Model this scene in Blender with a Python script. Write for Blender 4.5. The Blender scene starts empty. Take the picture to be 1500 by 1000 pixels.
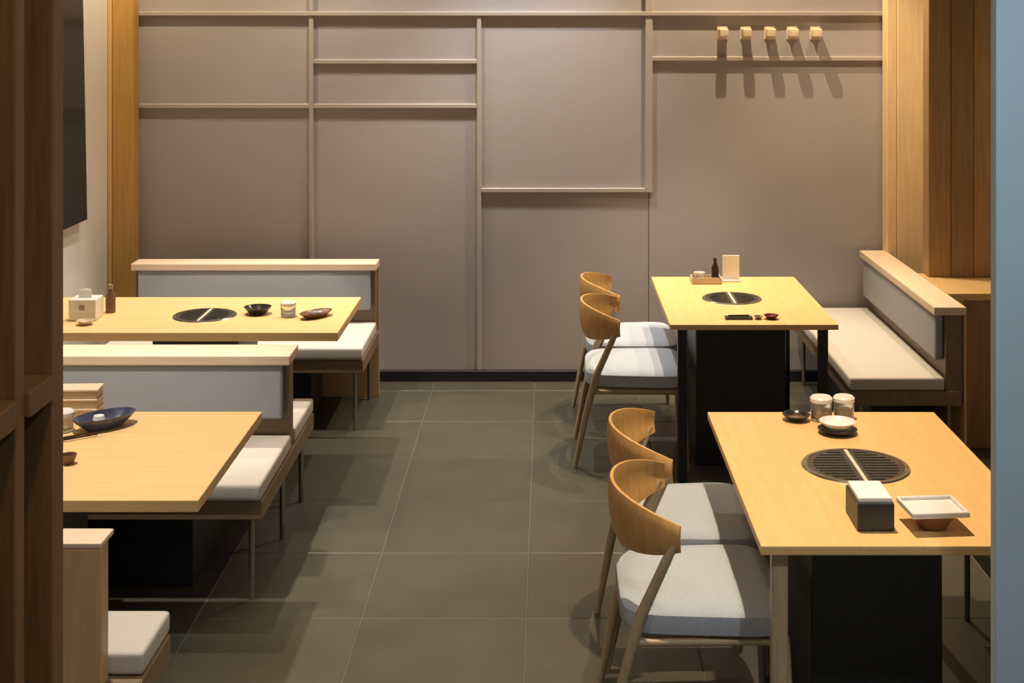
import bpy, bmesh, math, random
from mathutils import Vector, Matrix
random.seed(7)
S = bpy.context.scene
C = S.collection
PI = math.pi

# ------------------------------------------------------------------ camera
H, F = 2.2, 2000.0                       # eye height (m), focal length in pixels of the 1500 px frame
VPX, VPY = 803.0, 20.0                   # vanishing point of the depth lines
cam = bpy.data.cameras.new('camera'); co = bpy.data.objects.new('camera', cam); C.objects.link(co)
co.location = (0, 0, H); co.rotation_euler = (PI / 2, 0, 0)
cam.sensor_width = 36; cam.lens = F / 1500 * 36
cam.shift_x = -(VPX - 750) / 1500; cam.shift_y = -(500 - VPY) / 1500
cam.clip_start = .05
S.camera = co

# ------------------------------------------------------------------ world, exposure
w = bpy.data.worlds.new('world'); S.world = w; w.use_nodes = True
w.node_tree.nodes['Background'].inputs[0].default_value = (.80, .88, 1.0, 1)
w.node_tree.nodes['Background'].inputs[1].default_value = .20
S.view_settings.view_transform = 'Standard'; S.view_settings.look = 'None'
S.view_settings.gamma = 1; S.view_settings.use_curve_mapping = False
S.view_settings.exposure = 0.36

WARM = (1.0, .80, .56); NEUT = (1.0, .90, .78); COOL = (.90, .95, 1.0)
CEIL = 3.5
# downlights: x, y, colour, watts, cone (deg), blend, lamp radius
LAMPS = [
    (.68, 4.30, WARM, 300, 66, .5, .03), (.68, 6.95, WARM, 200, 62, .5, .03),
    (-1.70, 4.50, NEUT, 262, 62, .5, .03), (-1.65, 6.60, NEUT, 245, 62, .5, .03),
    (-.30, 4.20, WARM, 24, 60, .9, .05), (.80, 1.90, COOL, 78, 120, .7, .05), (-.60, 2.00, WARM, 38, 116, .7, .05),  # both entrance lamps: unseen, added to brighten wall end, screen and bench back
    (-2.15, 7.60, WARM, 90, 120, .7, .03), (-.95, 7.70, NEUT, 90, 90, .8, .03),
    (-.12, 7.66, COOL, 130, 76, .8, .03), (1.08, 7.745, WARM, 150, 110, .5, .008),
    (1.85, 7.35, WARM, 105, 74, .6, .05),  # unseen lamp added to brighten the light post near the half wall
]

# ------------------------------------------------------------------ materials
M = {}
def mat(name, col, rough=.6, metal=0.0, kind=None, col2=None, scale=6.0, stretch=(1, 1, 1), bump=0.0, rnd=0.0, spec=.5, trans=0.0, emit=0.0):
    m = bpy.data.materials.new(name); m.use_nodes = True; nt = m.node_tree; N = nt.nodes; L = nt.links
    b = N['Principled BSDF']
    b.inputs['Base Color'].default_value = (*col, 1); b.inputs['Roughness'].default_value = rough
    b.inputs['Metallic'].default_value = metal; b.inputs['Specular IOR Level'].default_value = spec
    b.inputs['Transmission Weight'].default_value = trans
    if emit:
        b.inputs['Emission Color'].default_value = (*col, 1); b.inputs['Emission Strength'].default_value = emit
    if kind:
        tc = N.new('ShaderNodeTexCoord'); mp = N.new('ShaderNodeMapping'); mp.inputs['Scale'].default_value = stretch
        L.new(tc.outputs['Object'], mp.inputs[0])
        if rnd:
            oi = N.new('ShaderNodeObjectInfo'); vm = N.new('ShaderNodeVectorMath'); vm.operation = 'SCALE'
            vm.inputs[0].default_value = (17, 31, 23); L.new(oi.outputs['Random'], vm.inputs['Scale'])
            L.new(vm.outputs[0], mp.inputs['Location'])
        nz = N.new('ShaderNodeTexNoise'); nz.inputs['Scale'].default_value = scale; nz.inputs['Detail'].default_value = 6
        nz.inputs['Roughness'].default_value = .62
        if kind == 'wood': nz.inputs['Distortion'].default_value = .6
        L.new(mp.outputs[0], nz.inputs['Vector'])
        cr = N.new('ShaderNodeValToRGB'); cr.color_ramp.elements[0].position = .3; cr.color_ramp.elements[1].position = .7
        cr.color_ramp.elements[0].color = (*(col2 or tuple(c * .7 for c in col)), 1); cr.color_ramp.elements[1].color = (*col, 1)
        L.new(nz.outputs['Fac'], cr.inputs[0]); out = cr.outputs[0]
        if rnd:
            mr = N.new('ShaderNodeMapRange'); mr.inputs['To Min'].default_value = 1 - rnd; mr.inputs['To Max'].default_value = 1 + rnd
            L.new(oi.outputs['Random'], mr.inputs['Value'])
            hs = N.new('ShaderNodeHueSaturation'); L.new(mr.outputs[0], hs.inputs['Value']); L.new(out, hs.inputs['Color']); out = hs.outputs[0]
        L.new(out, b.inputs['Base Color'])
        if bump:
            bp = N.new('ShaderNodeBump'); bp.inputs['Strength'].default_value = bump; bp.inputs['Distance'].default_value = .004
            L.new(nz.outputs['Fac'], bp.inputs['Height']); L.new(bp.outputs[0], b.inputs['Normal'])
    M[name] = m
    return m
mat('table_wood', (.83, .54, .225), .42, kind='wood', col2=(.76, .46, .17), scale=3, stretch=(14, 1, 14), bump=.05)
mat('table_wood_x', (.83, .57, .26), .42, kind='wood', col2=(.77, .50, .21), scale=3, stretch=(1, 14, 14), bump=.05)
mat('cap_wood', (.82, .64, .46), .5, kind='wood', col2=(.74, .56, .39), scale=4, stretch=(1, 12, 12), bump=.05)
mat('panel_wood', (.72, .47, .24), .5, kind='wood', col2=(.60, .37, .17), scale=4, stretch=(12, 12, 1), bump=.06)
mat('frame_wood', (.25, .17, .10), .55, kind='wood', col2=(.18, .12, .07), scale=4, stretch=(1, 12, 12), bump=.06)
mat('post_wood', (.74, .49, .21), .5, kind='wood', col2=(.62, .38, .14), scale=5, stretch=(12, 12, .7), bump=.06, rnd=.10)
mat('orange_board', (.60, .34, .09), .5, kind='wood', col2=(.48, .26, .06), scale=5, stretch=(12, 12, .7), bump=.06, rnd=.10)
mat('pale_post_wood', (.84, .62, .34), .5, kind='wood', col2=(.74, .51, .25), scale=5, stretch=(12, 12, .7), bump=.06, rnd=.05)
mat('dark_board', (.36, .21, .085), .5, kind='wood', col2=(.24, .14, .05), scale=5, stretch=(12, 12, .7), bump=.06, rnd=.18)
mat('screen_wood', (.25, .125, .045), .45, kind='wood', col2=(.16, .078, .027), scale=5, stretch=(12, 12, .7), bump=.06, rnd=.12)
mat('screen_dark', (.085, .062, .028), .55, kind='wood', col2=(.05, .036, .016), scale=5, stretch=(12, 12, .7), bump=.06, rnd=.12)
mat('chair_wood', (.66, .38, .13), .4, kind='wood', col2=(.52, .27, .08), scale=6, stretch=(6, 6, 1.2), bump=.05)
mat('leg_wood', (.50, .38, .24), .45, kind='wood', col2=(.40, .29, .17), scale=6, stretch=(10, 10, 1), bump=.05)
mat('seat_fabric', (.63, .59, .53), .95, kind='cloth', col2=(.53, .495, .44), scale=160, bump=.35, spec=.1)
mat('chair_fabric', (.49, .525, .575), .95, kind='cloth', col2=(.39, .43, .49), scale=160, bump=.35, spec=.1)
mat('back_fabric', (.40, .40, .42), .9, kind='cloth', col2=(.34, .345, .365), scale=160, bump=.3, spec=.15)
mat('wall_panel', (.41, .365, .345), .45, kind='paint', col2=(.39, .345, .325), scale=2, rnd=.045)
mat('batten', (.45, .38, .32), .45, kind='paint', col2=(.42, .355, .30), scale=3)
mat('wall_back', (.20, .165, .14), .8, kind='paint', scale=3)
mat('white_wall', (.80, .76, .68), .7, kind='paint', col2=(.76, .72, .64), scale=9, bump=.05)
mat('blue_paint', (.46, .63, .72), .55, kind='paint', col2=(.44, .57, .66), scale=3, stretch=(1, 1, .5), bump=.04)
mat('tile', (.080, .073, .053), .36, kind='stone', col2=(.065, .058, .042), scale=5, bump=.04, rnd=.06)
mat('grout', (.105, .096, .072), .8, kind='stone', scale=30)
mat('baseboard', (.012, .012, .012), .5, kind='paint', scale=5)
mat('ceiling_paint', (.42, .38, .33), .9, kind='paint', scale=3)
mat('black_gloss', (.010, .012, .012), .28, kind='paint', scale=4)
mat('black_metal', (.018, .018, .018), .45, kind='paint', scale=20)
mat('steel', (.55, .52, .46), .28, 1.0, kind='paint', col2=(.45, .42, .37), scale=30)
mat('leg_metal', (.36, .33, .27), .35, .8, kind='paint', scale=30)
mat('grill', (.16, .145, .125), .30, .75, kind='paint', col2=(.11, .10, .085), scale=40, bump=.1)
mat('pale_strip', (.82, .74, .60), .4, kind='paint', scale=20)
mat('white_china', (.82, .80, .76), .2, kind='paint', col2=(.78, .76, .72), scale=8)
mat('paper', (.86, .84, .78), .8, kind='paint', col2=(.82, .80, .74), scale=20)
mat('dark_china', (.035, .03, .028), .22, kind='paint', scale=12)
mat('navy_china', (.035, .04, .085), .2, kind='paint', col2=(.10, .11, .17), scale=22)
mat('brown_china', (.20, .10, .05), .3, kind='paint', scale=14)
mat('red_lacquer', (.16, .018, .012), .3, kind='paint', scale=14)
mat('beige_box', (.66, .52, .36), .5, kind='wood', scale=9, stretch=(1, 8, 8))
mat('dark_box', (.035, .042, .042), .45, kind='paint', scale=12)
mat('soy_sauce', (.05, .02, .01), .12, kind='paint', scale=8)
mat('bottle_cap', (.35, .30, .25), .4, kind='paint', scale=8)
mat('clear_glass', (.95, .96, .94), .05, kind=None, trans=.92)
mat('peg_wood', (.80, .64, .42), .45, kind='wood', col2=(.70, .54, .34), scale=8, stretch=(8, 1, 8))
mat('lamp_trim', (.8, .8, .78), .5, kind='paint', scale=9)
mat('lamp_glow', (1.0, .86, .66), .5, emit=6.0)

# ------------------------------------------------------------------ helpers
def obj(name, bm, m, parent=None, smooth=False, loc=None, rz=0):
    me = bpy.data.meshes.new(name)
    bmesh.ops.recalc_face_normals(bm, faces=bm.faces[:])
    bm.to_mesh(me); bm.free()
    me.materials.append(M[m])
    if smooth:
        me.shade_smooth() if hasattr(me, 'shade_smooth') else None
        me.set_sharp_from_angle(angle=math.radians(38))
    o = bpy.data.objects.new(name, me); C.objects.link(o); o.parent = parent
    if loc: o.location = loc
    o.rotation_euler[2] = rz
    return o
def empty(name, loc, rz=0):
    o = bpy.data.objects.new(name, None); C.objects.link(o); o.location = loc; o.rotation_euler[2] = rz
    o.empty_display_size = .1
    return o
def tag(o, label=None, cat=None, group=None, kind=None):
    if label: o['label'] = label
    if cat: o['category'] = cat
    if group: o['group'] = group
    if kind: o['kind'] = kind
    return o
def box(bm, x0, x1, y0, y1, z0, z1, bev=0.0, seg=2):
    t = bmesh.new(); bmesh.ops.create_cube(t, size=1)
    for v in t.verts:
        v.co = Vector(((x0 + x1) / 2 + v.co.x * (x1 - x0), (y0 + y1) / 2 + v.co.y * (y1 - y0), (z0 + z1) / 2 + v.co.z * (z1 - z0)))
    if bev: bmesh.ops.bevel(t, geom=t.edges[:], offset=bev, segments=seg, profile=.6, affect='EDGES')
    merge(bm, t); return bm
def merge(bm, t):
    me = bpy.data.meshes.new('tmp'); t.to_mesh(me); t.free(); bm.from_mesh(me); bpy.data.meshes.remove(me)
def B(*a, **k): return box(bmesh.new(), *a, **k)
def lathe(prof, n=32, sx=1, sy=1):
    bm = bmesh.new(); rings = []
    for r, z in prof:
        if r < 1e-6: rings.append([bm.verts.new((0, 0, z))])
        else: rings.append([bm.verts.new((r * math.cos(2 * PI * k / n) * sx, r * math.sin(2 * PI * k / n) * sy, z)) for k in range(n)])
    for a, b in zip(rings, rings[1:]):
        for k in range(n):
            k2 = (k + 1) % n
            if len(a) == 1 and len(b) == 1: continue
            if len(a) == 1: bm.faces.new((a[0], b[k], b[k2]))
            elif len(b) == 1: bm.faces.new((a[k], b[0], a[k2]))
            else: bm.faces.new((a[k], b[k], b[k2], a[k2]))
    return bm
def tube(pts, n=12):
    """pts: (x, y, z, r): a tapering round bar through the points"""
    bm = bmesh.new(); rings = []; P = [Vector(p[:3]) for p in pts]
    for i, p in enumerate(pts):
        d = (P[min(i + 1, len(P) - 1)] - P[max(i - 1, 0)]).normalized()
        u = d.cross(Vector((0, 1, 0)) if abs(d.y) < .9 else Vector((1, 0, 0))).normalized(); v = d.cross(u)
        rings.append([bm.verts.new(P[i] + (u * math.cos(2 * PI * k / n) + v * math.sin(2 * PI * k / n)) * p[3]) for k in range(n)])
    for a, b in zip(rings, rings[1:]):
        for k in range(n): bm.faces.new((a[k], a[(k + 1) % n], b[(k + 1) % n], b[k]))
    bm.faces.new(rings[0][::-1]); bm.faces.new(rings[-1])
    return bm
def copy_tree(o, parent=None):
    c = o.copy(); C.objects.link(c); c.parent = parent
    for ch in list(o.children): copy_tree(ch, c)
    return c

# ------------------------------------------------------------------ the room
XL, XR, YB = -2.6, 2.6, 8.2
def struct(name, bm, m, parent=None, label=None):
    o = obj(name, bm, m, parent)
    if parent is None: o['kind'] = 'structure'
    if label: o['label'] = label
    return o
floor = struct('floor', B(XL - .2, XR + .2, -1.2, YB + .2, -.06, -.0015), 'grout', label='dark grey square floor tiles with pale joints')
T = .6; g = .003
def tile_mesh(x0, x1, y0, y1):
    return B(-(x1 - x0) / 2, (x1 - x0) / 2, -(y1 - y0) / 2, (y1 - y0) / 2, -.02, 0, bev=.0015, seg=1)
shared = None
xs = [-.08 + T * k for k in range(-5, 6)]; ys = [4.97 + T * k for k in range(-10, 7)]
for i, x in enumerate(xs):
    for y in ys:
        x0, x1 = max(x, XL), min(x + T, XR); y0, y1 = max(y, -1.2), min(y + T, YB)
        if x1 - x0 < .03 or y1 - y0 < .03: continue
        full = (x1 - x0 > T - 1e-4) and (y1 - y0 > T - 1e-4)
        cx, cy = (x0 + x1) / 2, (y0 + y1) / 2
        if full and shared:
            o = bpy.data.objects.new('tile', shared); C.objects.link(o); o.parent = floor; o.location = (cx, cy, 0)
        else:
            o = obj('tile', tile_mesh(x0 + g, x1 - g, y0 + g, y1 - g), 'tile', floor, loc=(cx, cy, 0))
            if full: shared = o.data
# back wall with framed panels
wb = struct('wall_back', B(XL - .2, XR + .2, YB + .02, YB + .15, 0, CEIL), 'wall_back', label='mauve grey panelled back wall divided by thin battens')
V1, V2, V3 = -1.42, -.414, .603
Z1, Z2, Z3, Z4, Z5 = 1.6465, 1.913, 2.2, 1.142, 1.93
panels = [(XL, V1, .0, Z1), (XL, V1, Z1, Z3), (XL, V1, Z3, CEIL),
          (V1, V2, .0, Z1), (V1, V2, Z1, Z2), (V1, V2, Z2, Z3), (V1, V3, Z3, CEIL),
          (V2, V3, .0, Z4), (V2, V3, Z4, Z3),
          (V3, XR, .0, Z5), (V3, XR, Z5, Z3), (V3, XR, Z3, CEIL)]
for x0, x1, z0, z1 in panels:
    cx, cz = (x0 + x1) / 2, (z0 + z1) / 2; a, b = (x1 - x0) / 2 - .002, (z1 - z0) / 2 - .002
    o = obj('panel', B(-a, a, 0, .022, -b, b, bev=.002, seg=1), 'wall_panel', wb, loc=(cx, YB, cz))
bt, bd = .013, .022
def batten(x0, x1, z0, z1, d=bd):
    obj('batten', B(x0, x1, YB - d, YB + .004, z0, z1, bev=.003, seg=1), 'batten', wb)
batten(XL, XR, Z3 - bt, Z3 + bt, .030)
batten(XL, V1 - bt, Z1 - bt, Z1 + bt); batten(V1 + bt, V2 - bt, Z1 - bt, Z1 + bt); batten(V1 + bt, V2 - bt, Z2 - bt, Z2 + bt)
batten(V2 + bt, V3 - bt, Z4 - bt, Z4 + bt); batten(V3 + .022, XR, Z5 - bt, Z5 + bt)
batten(V1 - bt, V1 + bt, .065, Z3 - bt); batten(V2 - bt, V2 + bt, .065, Z3 - bt); batten(V3 - .022, V3 + .022, Z4 - bt, Z3 - bt)
batten(V1 - bt, V1 + bt, Z3 + bt, CEIL); batten(V3 - .022, V3 + .022, Z3 + bt, CEIL)
bb = struct('baseboard_back', B(XL, XR, YB - .034, YB - .0, 0, .064, bev=.002, seg=1), 'baseboard', label='black baseboard along the panelled back wall')
struct('wall_left', B(XL - .15, XL, -1.2, YB + .02, 0, CEIL), 'white_wall', label='cream white plaster side wall')
struct('wall_right', B(XR, XR + .15, -1.2, YB + .02, 0, CEIL), 'white_wall', label='cream plaster wall behind the wooden half wall')
ceil = struct('ceiling', B(XL - .15, XR + .15, -1.2, YB + .15, CEIL, CEIL + .08), 'ceiling_paint', label='plain ceiling with recessed downlights')

# wooden corner posts (each of boards)
def boards(name, label, spans, y0, y1, z0, z1, m):
    r = empty(name, (0, 0, 0)); tag(r, label, None, None, 'structure')
    for a, b, dy in spans:
        obj('board', B(-(b - a) / 2, (b - a) / 2, 0, y1 - y0 - dy, z0, z1, bev=.003, seg=1), 'orange_board' if a == -2.573 else m, r, loc=((a + b) / 2, y0 + dy, 0))
    return r
boards('trim_1', 'light wooden corner post beside the white wall', [(-2.598, -2.575, 0), (-2.573, -2.447, .006)], 8.05, YB - .035, 0, CEIL, 'post_wood')
boards('trim_2', 'light wooden post at the end of the panelled wall', [(1.998, 2.055, .006), (2.057, 2.30, 0)], 8.04, YB - .035, 0, CEIL, 'pale_post_wood')
boards('trim_3', 'dark wooden boards standing above the half wall', [(2.036, 2.155, .006), (2.157, 2.275, 0), (2.277, 2.42, .004), (2.422, 2.598, .002)], 7.30, 7.42, .79, CEIL, 'dark_board')
hw = empty('wall_half', (0, 0, 0)); tag(hw, 'low wooden half wall with flat top beside the right bench', None, None, 'structure')
obj('core', B(2.02, XR, 6.93, 7.42, 0, .755), 'screen_dark', hw)
obj('board', B(2.02, 2.10, 6.895, 6.93, 0, .755, bev=.003, seg=1), 'post_wood', hw)
obj('board', B(2.103, 2.26, 6.91, 6.93, 0, .755, bev=.003, seg=1), 'dark_board', hw)
obj('board', B(2.263, 2.43, 6.91, 6.93, 0, .755, bev=.003, seg=1), 'dark_board', hw)
obj('board', B(2.433, 2.598, 6.91, 6.93, 0, .755, bev=.003, seg=1), 'dark_board', hw)
obj('cap', B(2.012, XR, 6.88, 7.425, .755, .79, bev=.004), 'post_wood', hw)

# the doorway the photograph looks through: pale blue wall end, wooden screen
struct('wall_doorway', B(.968, 1.30, 2.95, 2.99, 0, CEIL, bev=.004), 'blue_paint', label='pale blue painted wall end at the entrance')
sc = empty('wooden_screen', (-1.13, 2.4, 0))
tag(sc, 'tall dark brown wooden screen with a narrow ledge at the entrance', 'screen')
def sbox(name, m, x0, x1, y0, y1, z0, z1): return obj(name, B(x0 + 1.13, x1 + 1.13, y0 - 2.4, y1 - 2.4, z0, z1, bev=.004, seg=2), m, sc)
XS = -1.10
sbox('post', 'screen_wood', XS - .09, XS, 3.03, 3.10, 0, CEIL)
sbox('post', 'screen_wood', XS - .09, XS - .006, 2.835, 2.885, 0, CEIL)
sbox('post', 'screen_wood', XS - .09, XS - .006, 2.64, 2.69, 0, CEIL)
sbox('post', 'screen_wood', XS - .09, XS - .006, 2.30, 2.35, 0, CEIL)
for y0, y1 in ((2.888, 3.027), (2.693, 2.832), (2.353, 2.637)):
    sbox('upper_board', 'screen_wood', XS - .088, XS - .066, y0, y1, 1.40, CEIL)
    sbox('lower_board', 'screen_dark', XS - .085, XS - .06, y0, y1, 0, 1.345)
    sbox('ledge', 'screen_wood', XS - .08, XS + .004, y0, y1, 1.345, 1.40)

# ceiling lamps
LAMP_AT = ['the table with the napkin box', 'the table below the coat pegs', 'the table with the navy dish', 'the table with the tissue box',
           'the middle of the aisle', 'the entrance, added to brighten the pale blue wall end', 'the entrance, added to brighten the dark screen and tan bench back', 'the corner by the white wall',
           'the back wall bench', 'the middle of the panelled wall', 'the row of coat pegs', 'the bench by the half wall, added to brighten the light wooden post']
for (x, y, c, p, cone, bl, r), at in zip(LAMPS, LAMP_AT):
    d = empty('downlight', (x, y, CEIL)); tag(d, 'round recessed ceiling downlight over ' + at, 'downlight', 'ceiling downlights')
    obj('trim_ring', lathe([(.045, -.002), (.045, -.012), (.065, -.012), (.068, 0), (.045, -.002)], 28), 'lamp_trim', d, True)
    obj('diffuser', lathe([(0, -.003), (.044, -.003), (.044, -.001), (0, -.001)], 28), 'lamp_glow', d)
    L = bpy.data.lights.new('downlight_beam', 'SPOT'); L.energy = p; L.color = c; L.spot_size = math.radians(cone); L.spot_blend = bl
    L.shadow_soft_size = r
    lo = bpy.data.objects.new('downlight_beam', L); C.objects.link(lo); lo.parent = d; lo.location = (0, 0, -.02 - r * .2)

# ------------------------------------------------------------------ benches
ZS, ZB = .45, .79                         # seat and back height
def bench(name, label, loc, rz, L, sides, plain_back=None, ov=.0, capt=.04, over=.045, legm='leg_metal'):
    """local x: 0..L along the bench, local y: 0 at the back's middle; sides: {+1: seat depth, -1: seat depth}"""
    r = empty(name, loc, rz); tag(r, label, 'bench')
    t = .055                               # half thickness of the back's core
    obj('back_core', B(.012, L - .012, -t + .012, t - .012, .36, ZB - capt, bev=.003, seg=1), 'frame_wood' if plain_back is None else 'panel_wood', r)
    obj('back_cap', B(0, L, -t - over if -1 in sides else -t, t + over if 1 in sides else t, ZB - capt, ZB, bev=min(.006, capt / 3)), 'cap_wood', r)
    for s in (1, -1):
        if s in sides:
            d = sides[s]
            a, b = sorted((s * (t - .01), s * (t + .032)))
            obj('back_cushion', B(.035, L - .035, a, b, .525, ZB - capt - .002, bev=.012, seg=3), 'back_fabric', r, True)
            a, b = sorted((s * (t - .008), s * (t + d)))
            obj('seat_cushion', B(.004, L - .004 + ov, a, b, ZS - .062, ZS, bev=.014, seg=3), 'seat_fabric', r, True)
        else:
            a, b = sorted((s * (t - .011), s * t))
            obj('back_panel', B(.0, L, a, b, .0, ZB - capt - .001, bev=.002, seg=1), 'panel_wood', r)
    y0 = -t - sides.get(-1, 0) + .012 if -1 in sides else -t + .02
    y1 = t + sides.get(1, 0) - .012
    obj('seat_frame', B(0, L + ov, y0, y1, ZS - .135, ZS - .064, bev=.004, seg=1), 'frame_wood', r)
    obj('seat_shade_block', B(.30, L - .05, y0 + .16, y1 - .16, 0, ZS - .135), 'black_metal', r)  # black block standing in for the shade under the seat
    ly = [y0 + .05, y1 - .05] + ([0] if len(sides) == 2 else [])
    for x in (.05, L - .06):
        for y in ly:
            obj('leg', tube([(x, y, 0, .011), (x, y, ZS - .134, .011)], 10), legm, r, True)
    return r
# local +x must run towards the white wall for the left booths: rotate by 180 deg -> local +y faces the camera
bench('booth_bench', 'low booth bench with pale cap against the panelled back wall', (-.97, 7.80, 0), PI, 1.385, {1: .60})
bench('double_booth_bench', 'double-sided booth bench with grey back between the two left tables', (-1.065, 5.725, 0), PI, 1.50, {1: .60, -1: .44})
b3 = bench('booth_bench', 'booth bench with plain tan wooden back beside the dark screen', (-2.58, 3.69, 0), 0, 1.39, {1: .265}, plain_back=True, ov=.085, capt=.016, over=.0)
b3['label'] = 'booth bench showing its plain tan wooden back beside the dark screen'
bench('booth_bench', 'beige-topped booth bench between the half wall and the far square table', (1.955, 6.56, 0), PI / 2, 1.58, {1: .45})
bench('booth_bench', 'booth bench tucked behind the table with the napkin box', (1.965, 3.72, 0), PI / 2, 1.30, {1: .45})

# ------------------------------------------------------------------ tables
ZT = .75; ZI = ZT + .001              # table top, and what stands on it
def table(label, x0, x1, y0, y1, grain, grill, legs, ped, th=.028, legm='leg_wood'):
    cx, cy = (x0 + x1) / 2, (y0 + y1) / 2
    r = empty('grill_table', (cx, cy, 0)); tag(r, label, 'table', 'wooden tables with a round grill')
    X0, X1, Y0, Y1 = x0 - cx, x1 - cx, y0 - cy, y1 - cy
    obj('tabletop', B(X0, X1, Y0, Y1, ZT - th, ZT, bev=.004), grain, r)
    px0, px1, py0, py1 = ped
    obj('burner_housing', B(px0 - cx, px1 - cx, py0 - cy, py1 - cy, .0, ZT - th, bev=.005, seg=1), 'black_metal', r)
    for lx, ly in legs:
        a, b = lx - cx, ly - cy
        obj('leg', B(a - .022, a + .022, b - .022, b + .022, 0, ZT - th, bev=.004, seg=1), legm, r)
    gx, gy, gr = grill
    gp = obj('grill', lathe([(gr - .012, .0), (gr - .012, .005), (gr, .005), (gr + .004, 0), (gr - .012, 0)], 48), 'steel', r, True, loc=(gx - cx, gy - cy, ZT))
    for s in (-1, 1):
        bm = bmesh.new(); n = 28; R = gr - .014; lo = []; hi = []
        for k in range(n + 1):
            a = -PI / 2 + PI * k / n
            x = max(.007, R * math.cos(a)) * s; y = R * math.sin(a)
            lo.append(bm.verts.new((x, y, .0))); hi.append(bm.verts.new((x, y, .004)))
        bm.faces.new(hi); bm.faces.new(lo[::-1])
        for k in range(n + 1): k2 = (k + 1) % (n + 1); bm.faces.new((lo[k], lo[k2], hi[k2], hi[k]))
        for k in range(-5, 6):                         # raised ribs of the plate
            y = k * R / 6; hw_ = math.sqrt(R * R - y * y) - .02
            if hw_ > .03: box(bm, *sorted((s * .02, s * hw_)), y - .004, y + .004, .004, .0065)
        obj('grill_plate', bm, 'grill', gp)
    obj('middle_strip', B(-.006, .006, -gr + .016, gr - .016, 0, .0065, bev=.001, seg=1), 'pale_strip', gp)  # pale strip along the middle, between the two plates
    return r
table('wooden grill table with a dark napkin box beside its grill', .58, 1.405, 3.72, 4.975, 'table_wood', (.985, 4.375, .168),
      [(.637, 3.77), (.78, 4.91), (1.345, 3.79), (1.345, 4.90)], (.78, 1.17, 4.05, 4.62), th=.026)
table('square wooden grill table by the wall under the coat pegs', .568, 1.355, 6.37, 7.53, 'table_wood', (.935, 6.95, .148),
      [(.63, 6.42), (.78, 7.47), (1.295, 6.44), (1.295, 7.46)], (.72, 1.16, 6.66, 7.2), th=.026, legm='black_metal')
table('long wooden grill table between the back wall bench and the double-sided bench', -2.56, -.957, 6.21, 6.99, 'table_wood_x', (-1.65, 6.56, .148),
      [(-2.49, 6.28), (-2.49, 6.92)], (-1.85, -1.45, 6.38, 6.82), th=.04)
table('long wooden table with a navy oval dish on it', -2.56, -1.043, 4.07, 4.98, 'table_wood_x', (-1.80, 4.52, .148),
      [(-2.49, 4.14), (-2.49, 4.91)], (-2.0, -1.60, 4.3, 4.75), th=.036)

# ------------------------------------------------------------------ chairs
def make_chair():
    r = empty('dining_chair', (0, 0, 0))
    # seat: rounded trapezoid cushion, front at +x
    bm = bmesh.new(); n = 48; prof = [(.90, .392), (.985, .398), (1.0, .425), (.985, .452), (.93, .465), (.70, .472), (.35, .475)]
    rings = []
    for s, z in prof:
        ring = []
        for k in range(n):
            a = 2 * PI * k / n; ca, sa = math.cos(a), math.sin(a); e = 2 / 5.5
            x = .228 * math.copysign(abs(ca) ** e, ca); y = .262 * math.copysign(abs(sa) ** e, sa)
            y *= 1 + .06 * x / .228
            ring.append(bm.verts.new((x * s * 1.09 + .020, y * s, z)))
        rings.append(ring)
    for a, b in zip(rings, rings[1:]):
        for k in range(n): bm.faces.new((a[k], a[(k + 1) % n], b[(k + 1) % n], b[k]))
    bm.faces.new(rings[0][::-1]); bm.faces.new(rings[-1])
    obj('seat', bm, 'chair_fabric', r, True)
    fr = bmesh.new(); box(fr, -.19, .235, -.225, .225, .352, .391, bev=.006); obj('seat_frame', fr, 'leg_wood', r)
    for s in (-1, 1):
        obj('leg', tube([(.262, s * .258, 0, .0115), (.254, s * .252, .25, .015), (.246, s * .246, .385, .017), (.235, s * .236, .40, .012)]), 'leg_wood', r, True)
        obj('leg', tube([(-.275, s * .225, 0, .011), (-.225, s * .245, .25, .016), (-.175, s * .262, .45, .0175), (-.098, s * .268, .62, .015), (-.074, s * .275, .668, .010)]), 'leg_wood', r, True)
        obj('rail', tube([(-.20, s * .252, .375, .011), (.245, s * .243, .375, .011)]), 'leg_wood', r, True)
    # bent plywood back wrapping round
    bm = bmesh.new(); n = 28; secs = []
    for k in range(n + 1):
        u = -1 + 2 * k / n; th = u * 1.22
        px = -.226 + .262 * (1 - math.cos(th)) * .98; py = .285 * math.sin(th) / math.sin(1.22) * .97
        nx, ny = math.cos(th), -math.sin(th)                       # points inwards
        c = abs(u) ** 2.2
        zt = .772 - .050 * c; zb = .596 + .050 * c
        t = .009 * (1 - .35 * c); ln = .018 * (1 - c)              # top leans outwards a little
        ring = []
        for q in range(9):
            f = q / 8; z = zb + (zt - zb) * f; off = -ln * f + .010 * math.sin(PI * f) * (-1)
            tt = t * (1 if 0 < q < 8 else .55)
            ring.append((px + nx * (off + tt), py + ny * (off + tt), z))
        for q in range(8, -1, -1):
            f = q / 8; z = zb + (zt - zb) * f; off = -ln * f + .010 * math.sin(PI * f) * (-1)
            tt = t * (1 if 0 < q < 8 else .55)
            ring.append((px + nx * (off - tt), py + ny * (off - tt), z))
        secs.append([bm.verts.new(p) for p in ring])
    m_ = len(secs[0])
    for a, b in zip(secs, secs[1:]):
        for q in range(m_): bm.faces.new((a[q], b[q], b[(q + 1) % m_], a[(q + 1) % m_]))
    bm.faces.new(secs[0]); bm.faces.new(secs[-1][::-1])
    obj('backrest', bm, 'chair_wood', r, True)
    return r
ch0 = make_chair()
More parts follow.
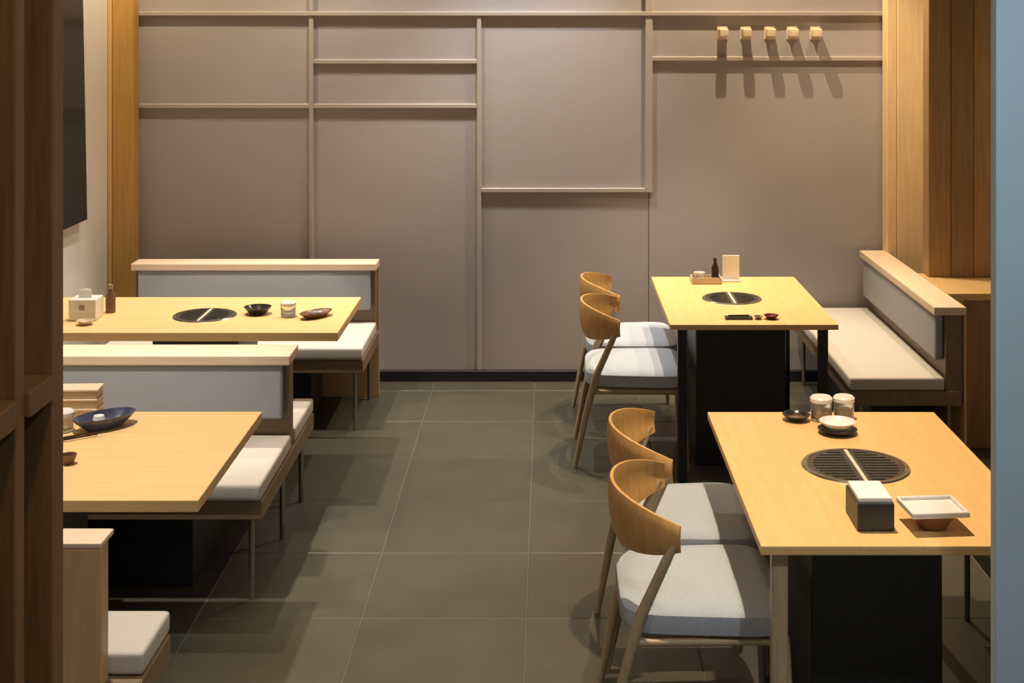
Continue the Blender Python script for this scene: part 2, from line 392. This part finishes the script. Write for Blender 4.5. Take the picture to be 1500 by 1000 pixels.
for i, (x, y, rz, lab) in enumerate([
        (.440, 4.215, .0, 'bent wood chair with grey seat facing the napkin box, nearer the entrance'),
        (.462, 4.800, .03, 'bent wood chair with grey seat at the napkin box table, nearer the back wall'),
        (.410, 6.845, -.02, 'bent wood chair at the table below the coat pegs, farther from the back wall'),
        (.425, 7.435, .04, 'bent wood chair at the table below the coat pegs, right by the back wall')]):
    o = ch0 if i == 0 else copy_tree(ch0)
    o.location = (x, y, 0); o.rotation_euler[2] = rz
    tag(o, lab, 'chair', 'bent wood chairs along the aisle')

# ------------------------------------------------------------------ wall things
for i, px in enumerate((1058, 1092, 1127, 1160, 1194)):
    x = (px - VPX) * YB / F
    p = empty('coat_peg', (x, YB, 2.085)); tag(p, 'pale coat peg, %s from the thick vertical batten in the row of five' % ('first', 'second', 'third', 'fourth', 'fifth')[i], 'coat peg', 'coat pegs on the back wall')
    obj('peg', B(-.026, .026, -.095, 0, -.026, .026, bev=.008, seg=3), 'peg_wood', p, True)
    obj('plate', B(-.032, .032, -.008, .002, -.040, .040, bev=.003, seg=1), 'peg_wood', p)
tv = empty('wall_screen', (XL, 7.04, 1.06)); tag(tv, 'tall black panel hung on the white side wall', 'panel')
bm = bmesh.new()
vs = [bm.verts.new(p) for p in [(.002, -.75, 0), (.002, .53, 0), (.002, .53, 1.7), (.002, -.75, 1.7), (.045, -.75, 0), (.045, .53, 0), (.012, .53, 1.7), (.012, -.75, 1.7)]]
for f in ((0, 1, 2, 3), (4, 7, 6, 5), (0, 4, 5, 1), (1, 5, 6, 2), (2, 6, 7, 3), (3, 7, 4, 0)): bm.faces.new([vs[k] for k in f])
obj('panel_body', bm, 'black_gloss', tv)

# ------------------------------------------------------------------ things on the tables
def P(px, py, z=ZI):
    """a point on the horizontal plane z under an image pixel"""
    y = (H - z) * F / (py - VPY); return ((px - VPX) * y / F, y, z)
def dish(name, label, cat, loc, r, h, m, sx=1, sy=1, rz=0, inner=None, wall=.004, group=None):
    prof = [(0, 0), (r * .55, 0), (r * .60, .003), (r * .92, h * .75), (r, h), (r - wall, h), (r * .9 - wall, h * .75), (r * .55, .004 + h * .12), (0, .004 + h * .10)]
    if inner:
        e = empty(name, loc, rz); tag(e, label, cat, group)
        obj('bowl', lathe(prof, 36, sx, sy), m, e, True)
        obj('contents', lathe([(0, h * .2), (r * .62, h * .3), (r * .70, h * .42), (r * .4, h * .62), (0, h * .66)], 24, sx, sy), inner, e, True)
        return e
    return tag(obj(name, lathe(prof, 36, sx, sy), m, None, True, loc, rz), label, cat, group)
def glass(label, loc, r, h, group=None, fill=None):
    e = empty('glass_jar', loc); tag(e, label, 'jar', group)
    obj('jar_body', lathe([(0, 0), (r * .9, 0), (r, .006), (r, h), (r - .003, h), (r - .003, .008), (0, .008)], 28), 'clear_glass', e, True)
    obj('lid', lathe([(0, h + .012), (r * .9, h + .012), (r + .002, h + .006), (r + .002, h - .006), (r - .001, h - .006), (0, h + .001)], 28), 'white_china', e, True)
    if fill: obj('filling', lathe([(0, .009), (r - .005, .009), (r - .005, h * .55), (0, h * .55)], 24), fill, e)
    return e
# napkin box table
nb = empty('napkin_box', (.918, 3.90, ZI)); tag(nb, 'dark napkin box topped with white napkins', 'napkin box')
obj('case', B(-.052, .052, -.078, .078, 0, .078, bev=.004), 'dark_box', nb)
obj('napkins', B(-.047, .047, -.072, .072, .078, .092, bev=.004), 'paper', nb)
db = dish('brown_bowl', 'shallow brown bowl under a white plate beside the napkin box', 'bowl', (1.086, 3.86, ZI), .066, .045, 'brown_china')
pl = obj('square_plate', B(-.082, .082, -.07, .07, 0, .006, bev=.0025), 'white_china', None, False, (1.088, 3.865, ZI + .0455), .08)
bm = bmesh.new()
for a in ((-.082, .082, -.07, -.062), (-.082, .082, .062, .07), (-.082, -.074, -.062, .062), (.074, .082, -.062, .062)): box(bm, *a, .005, .016, bev=.002, seg=1)
rim = obj('rim', bm, 'white_china', pl); tag(pl, 'white square plate resting on a brown bowl', 'plate')
glass('squat lidded glass jar behind the white dish, nearer the dark saucer', (.975, 4.875, ZI), .038, .072, 'spice jars on the napkin box table', 'beige_box')
glass('squat lidded glass jar behind the white dish, farther from the dark saucer', (1.057, 4.88, ZI), .036, .072, 'spice jars on the napkin box table', 'beige_box')
tr = dish('black_saucer', 'thin black saucer under the white dish by the grill', 'saucer', (1.0, 4.72, ZI), .068, .016, 'dark_china')
dish('white_dish', 'small white dish on a black saucer by the grill', 'dish', (1.0, 4.72, ZI + .0165), .062, .026, 'white_china', inner='paper')
dish('dark_saucer', 'small dark saucer by the two lidded jars', 'saucer', (.885, 4.87, ZI), .05, .022, 'dark_china', inner='brown_china')
# table below the pegs
mc = empty('menu_stand', (.990, 7.40, ZI)); tag(mc, 'white menu card in a stand on the table under the coat pegs', 'menu stand')
obj('card', B(-.046, .046, -.003, .003, .008, .14, bev=.001, seg=1), 'paper', mc)
obj('foot', B(-.05, .05, -.025, .025, 0, .009, bev=.002, seg=1), 'white_china', mc)
tb = empty('condiment_tray', (.855, 7.36, ZI)); tag(tb, 'beige condiment tray beside the white menu card', 'tray')
bm = B(-.085, .075, -.05, .05, 0, .006)
for a in ((-.085, .075, -.05, -.044), (-.085, .075, .044, .05), (-.085, -.079, -.044, .044), (.069, .075, -.044, .044)): box(bm, *a, .005, .034)
obj('tray_body', bm, 'beige_box', tb)
def bottle(label, loc, r, h, m, capm):
    e = empty('sauce_bottle', loc); tag(e, label, 'bottle')
    obj('bottle_body', lathe([(0, 0), (r, 0), (r, h * .6), (r * .45, h * .78), (r * .4, h * .86), (0, h * .86)], 24), m, e, True)
    obj('cap', lathe([(0, h * .84), (r * .5, h * .84), (r * .5, h), (0, h)], 20), capm, e, True)
bottle('dark sauce bottle standing in the beige condiment tray', (.90, 7.36, ZI + .0065), .02, .125, 'soy_sauce', 'black_metal')
dish('beige_cup', 'small pale cup in the beige condiment tray', 'cup', (.815, 7.36, ZI + .0065), .03, .05, 'white_china')
dt = empty('chopstick_tray', (.905, 6.49, ZI)); tag(dt, 'narrow black tray at the edge of the table under the coat pegs', 'tray')
obj('tray_body', B(-.065, .065, -.025, .025, 0, .010, bev=.003), 'dark_china', dt)
obj('tongs', tube([(-.05, .0, .015, .004), (.05, .004, .015, .004)], 8), 'dark_china', dt)
dish('red_dish', 'small dark red dish beside the narrow black tray', 'dish', (1.06, 6.49, ZI), .036, .018, 'red_lacquer')
dish('grey_dish', 'small grey dish between the black tray and the red dish', 'dish', (.998, 6.485, ZI), .022, .014, 'steel')
# long table by the back wall bench
x, y, z = P(375, 462); dish('black_dish', 'black flared dish beside the grill on the long table', 'dish', (x, y + .04, z), .066, .035, 'dark_china')
x, y, z = P(420, 466); glass('clear lidded jar between the black dish and the dark oval plate', (x - .0, y + .04, z), .036, .06)
x, y, z = P(458, 470); dish('oval_plate', 'dark oval plate near the end of the long table', 'plate', (x, y + .09, z), .095, .025, 'brown_china', 1, .55, .9, inner='dark_china')
nb2 = empty('tissue_box', (-2.20, 6.50, ZI)); tag(nb2, 'white tissue box on the long table by the side wall', 'tissue box')
obj('case', B(-.065, .065, -.06, .06, 0, .10, bev=.006), 'white_china', nb2)
bm = bmesh.new()
for k in range(5):
    a = k * .7; box(bm, -.03 + .005 * k, .03 - .004 * k, -.012 + .004 * k, -.008 + .004 * k, .099, .135 + .006 * math.sin(a * 3))
obj('tissue', bm, 'paper', nb2); obj('slot', B(-.012, .012, -.0625, -.059, .05, .074), 'leg_metal', nb2)
bottle('small brown sauce bottle beside the white tissue box', (-2.125, 6.63, ZI), .024, .135, 'brown_china', 'bottle_cap')
dish('sauce_dish', 'small pale dish in front of the white tissue box', 'dish', (-2.16, 6.37, ZI), .04, .02, 'beige_box')
# table with the navy oval dish
e = dish('navy_oval_dish', 'navy oval dish with pale pattern on the table by the screen', 'dish', (-1.555, 4.785, ZI), .115, .045, 'navy_china', 1, .55, .75, inner='navy_china')
obj('pale_pieces', lathe([(0, .03), (.022, .032), (.018, .046), (0, .05)], 12), 'white_china', e, True, (-.02, 0, 0))
for k, (h0, nm) in enumerate(((0, 'bottom'), (.034, 'middle'), (.068, 'top'))):
    b = empty('bamboo_box', (-1.705, 4.933, ZI + h0 + .0005 * k), .02 * k)
    tag(b, 'shallow beige box, %s of the stack of three beside the navy dish' % nm, 'box', 'stacked beige boxes')
    obj('box_body', B(-.085, .085, -.04, .04, 0, .024, bev=.003), 'beige_box', b)
    obj('lid', B(-.088, .088, -.043, .043, .0245, .0335, bev=.003), 'cap_wood', b)
glass('clear lidded jar in front of the stacked beige boxes', (-1.685, 4.745, ZI), .035, .06)
dish('brown_cup', 'small brown cup alone on the table with the navy dish', 'cup', (-1.545, 4.40, ZI), .026, .03, 'brown_china')
cs = obj('chopstick', tube([(-.10, 0, .005, .0045), (.10, 0, .005, .003)], 8), 'soy_sauce', None, True, (-1.63, 4.63, ZI + .002), .6); tag(cs, 'dark chopstick near the brown cup, on the side towards the aisle', 'chopstick', 'pair of chopsticks')
cs = obj('chopstick', tube([(-.10, 0, .005, .0045), (.10, 0, .005, .003)], 8), 'soy_sauce', None, True, (-1.645, 4.645, ZI + .002), .66); tag(cs, 'dark chopstick near the brown cup, on the side towards the beige boxes', 'chopstick', 'pair of chopsticks')
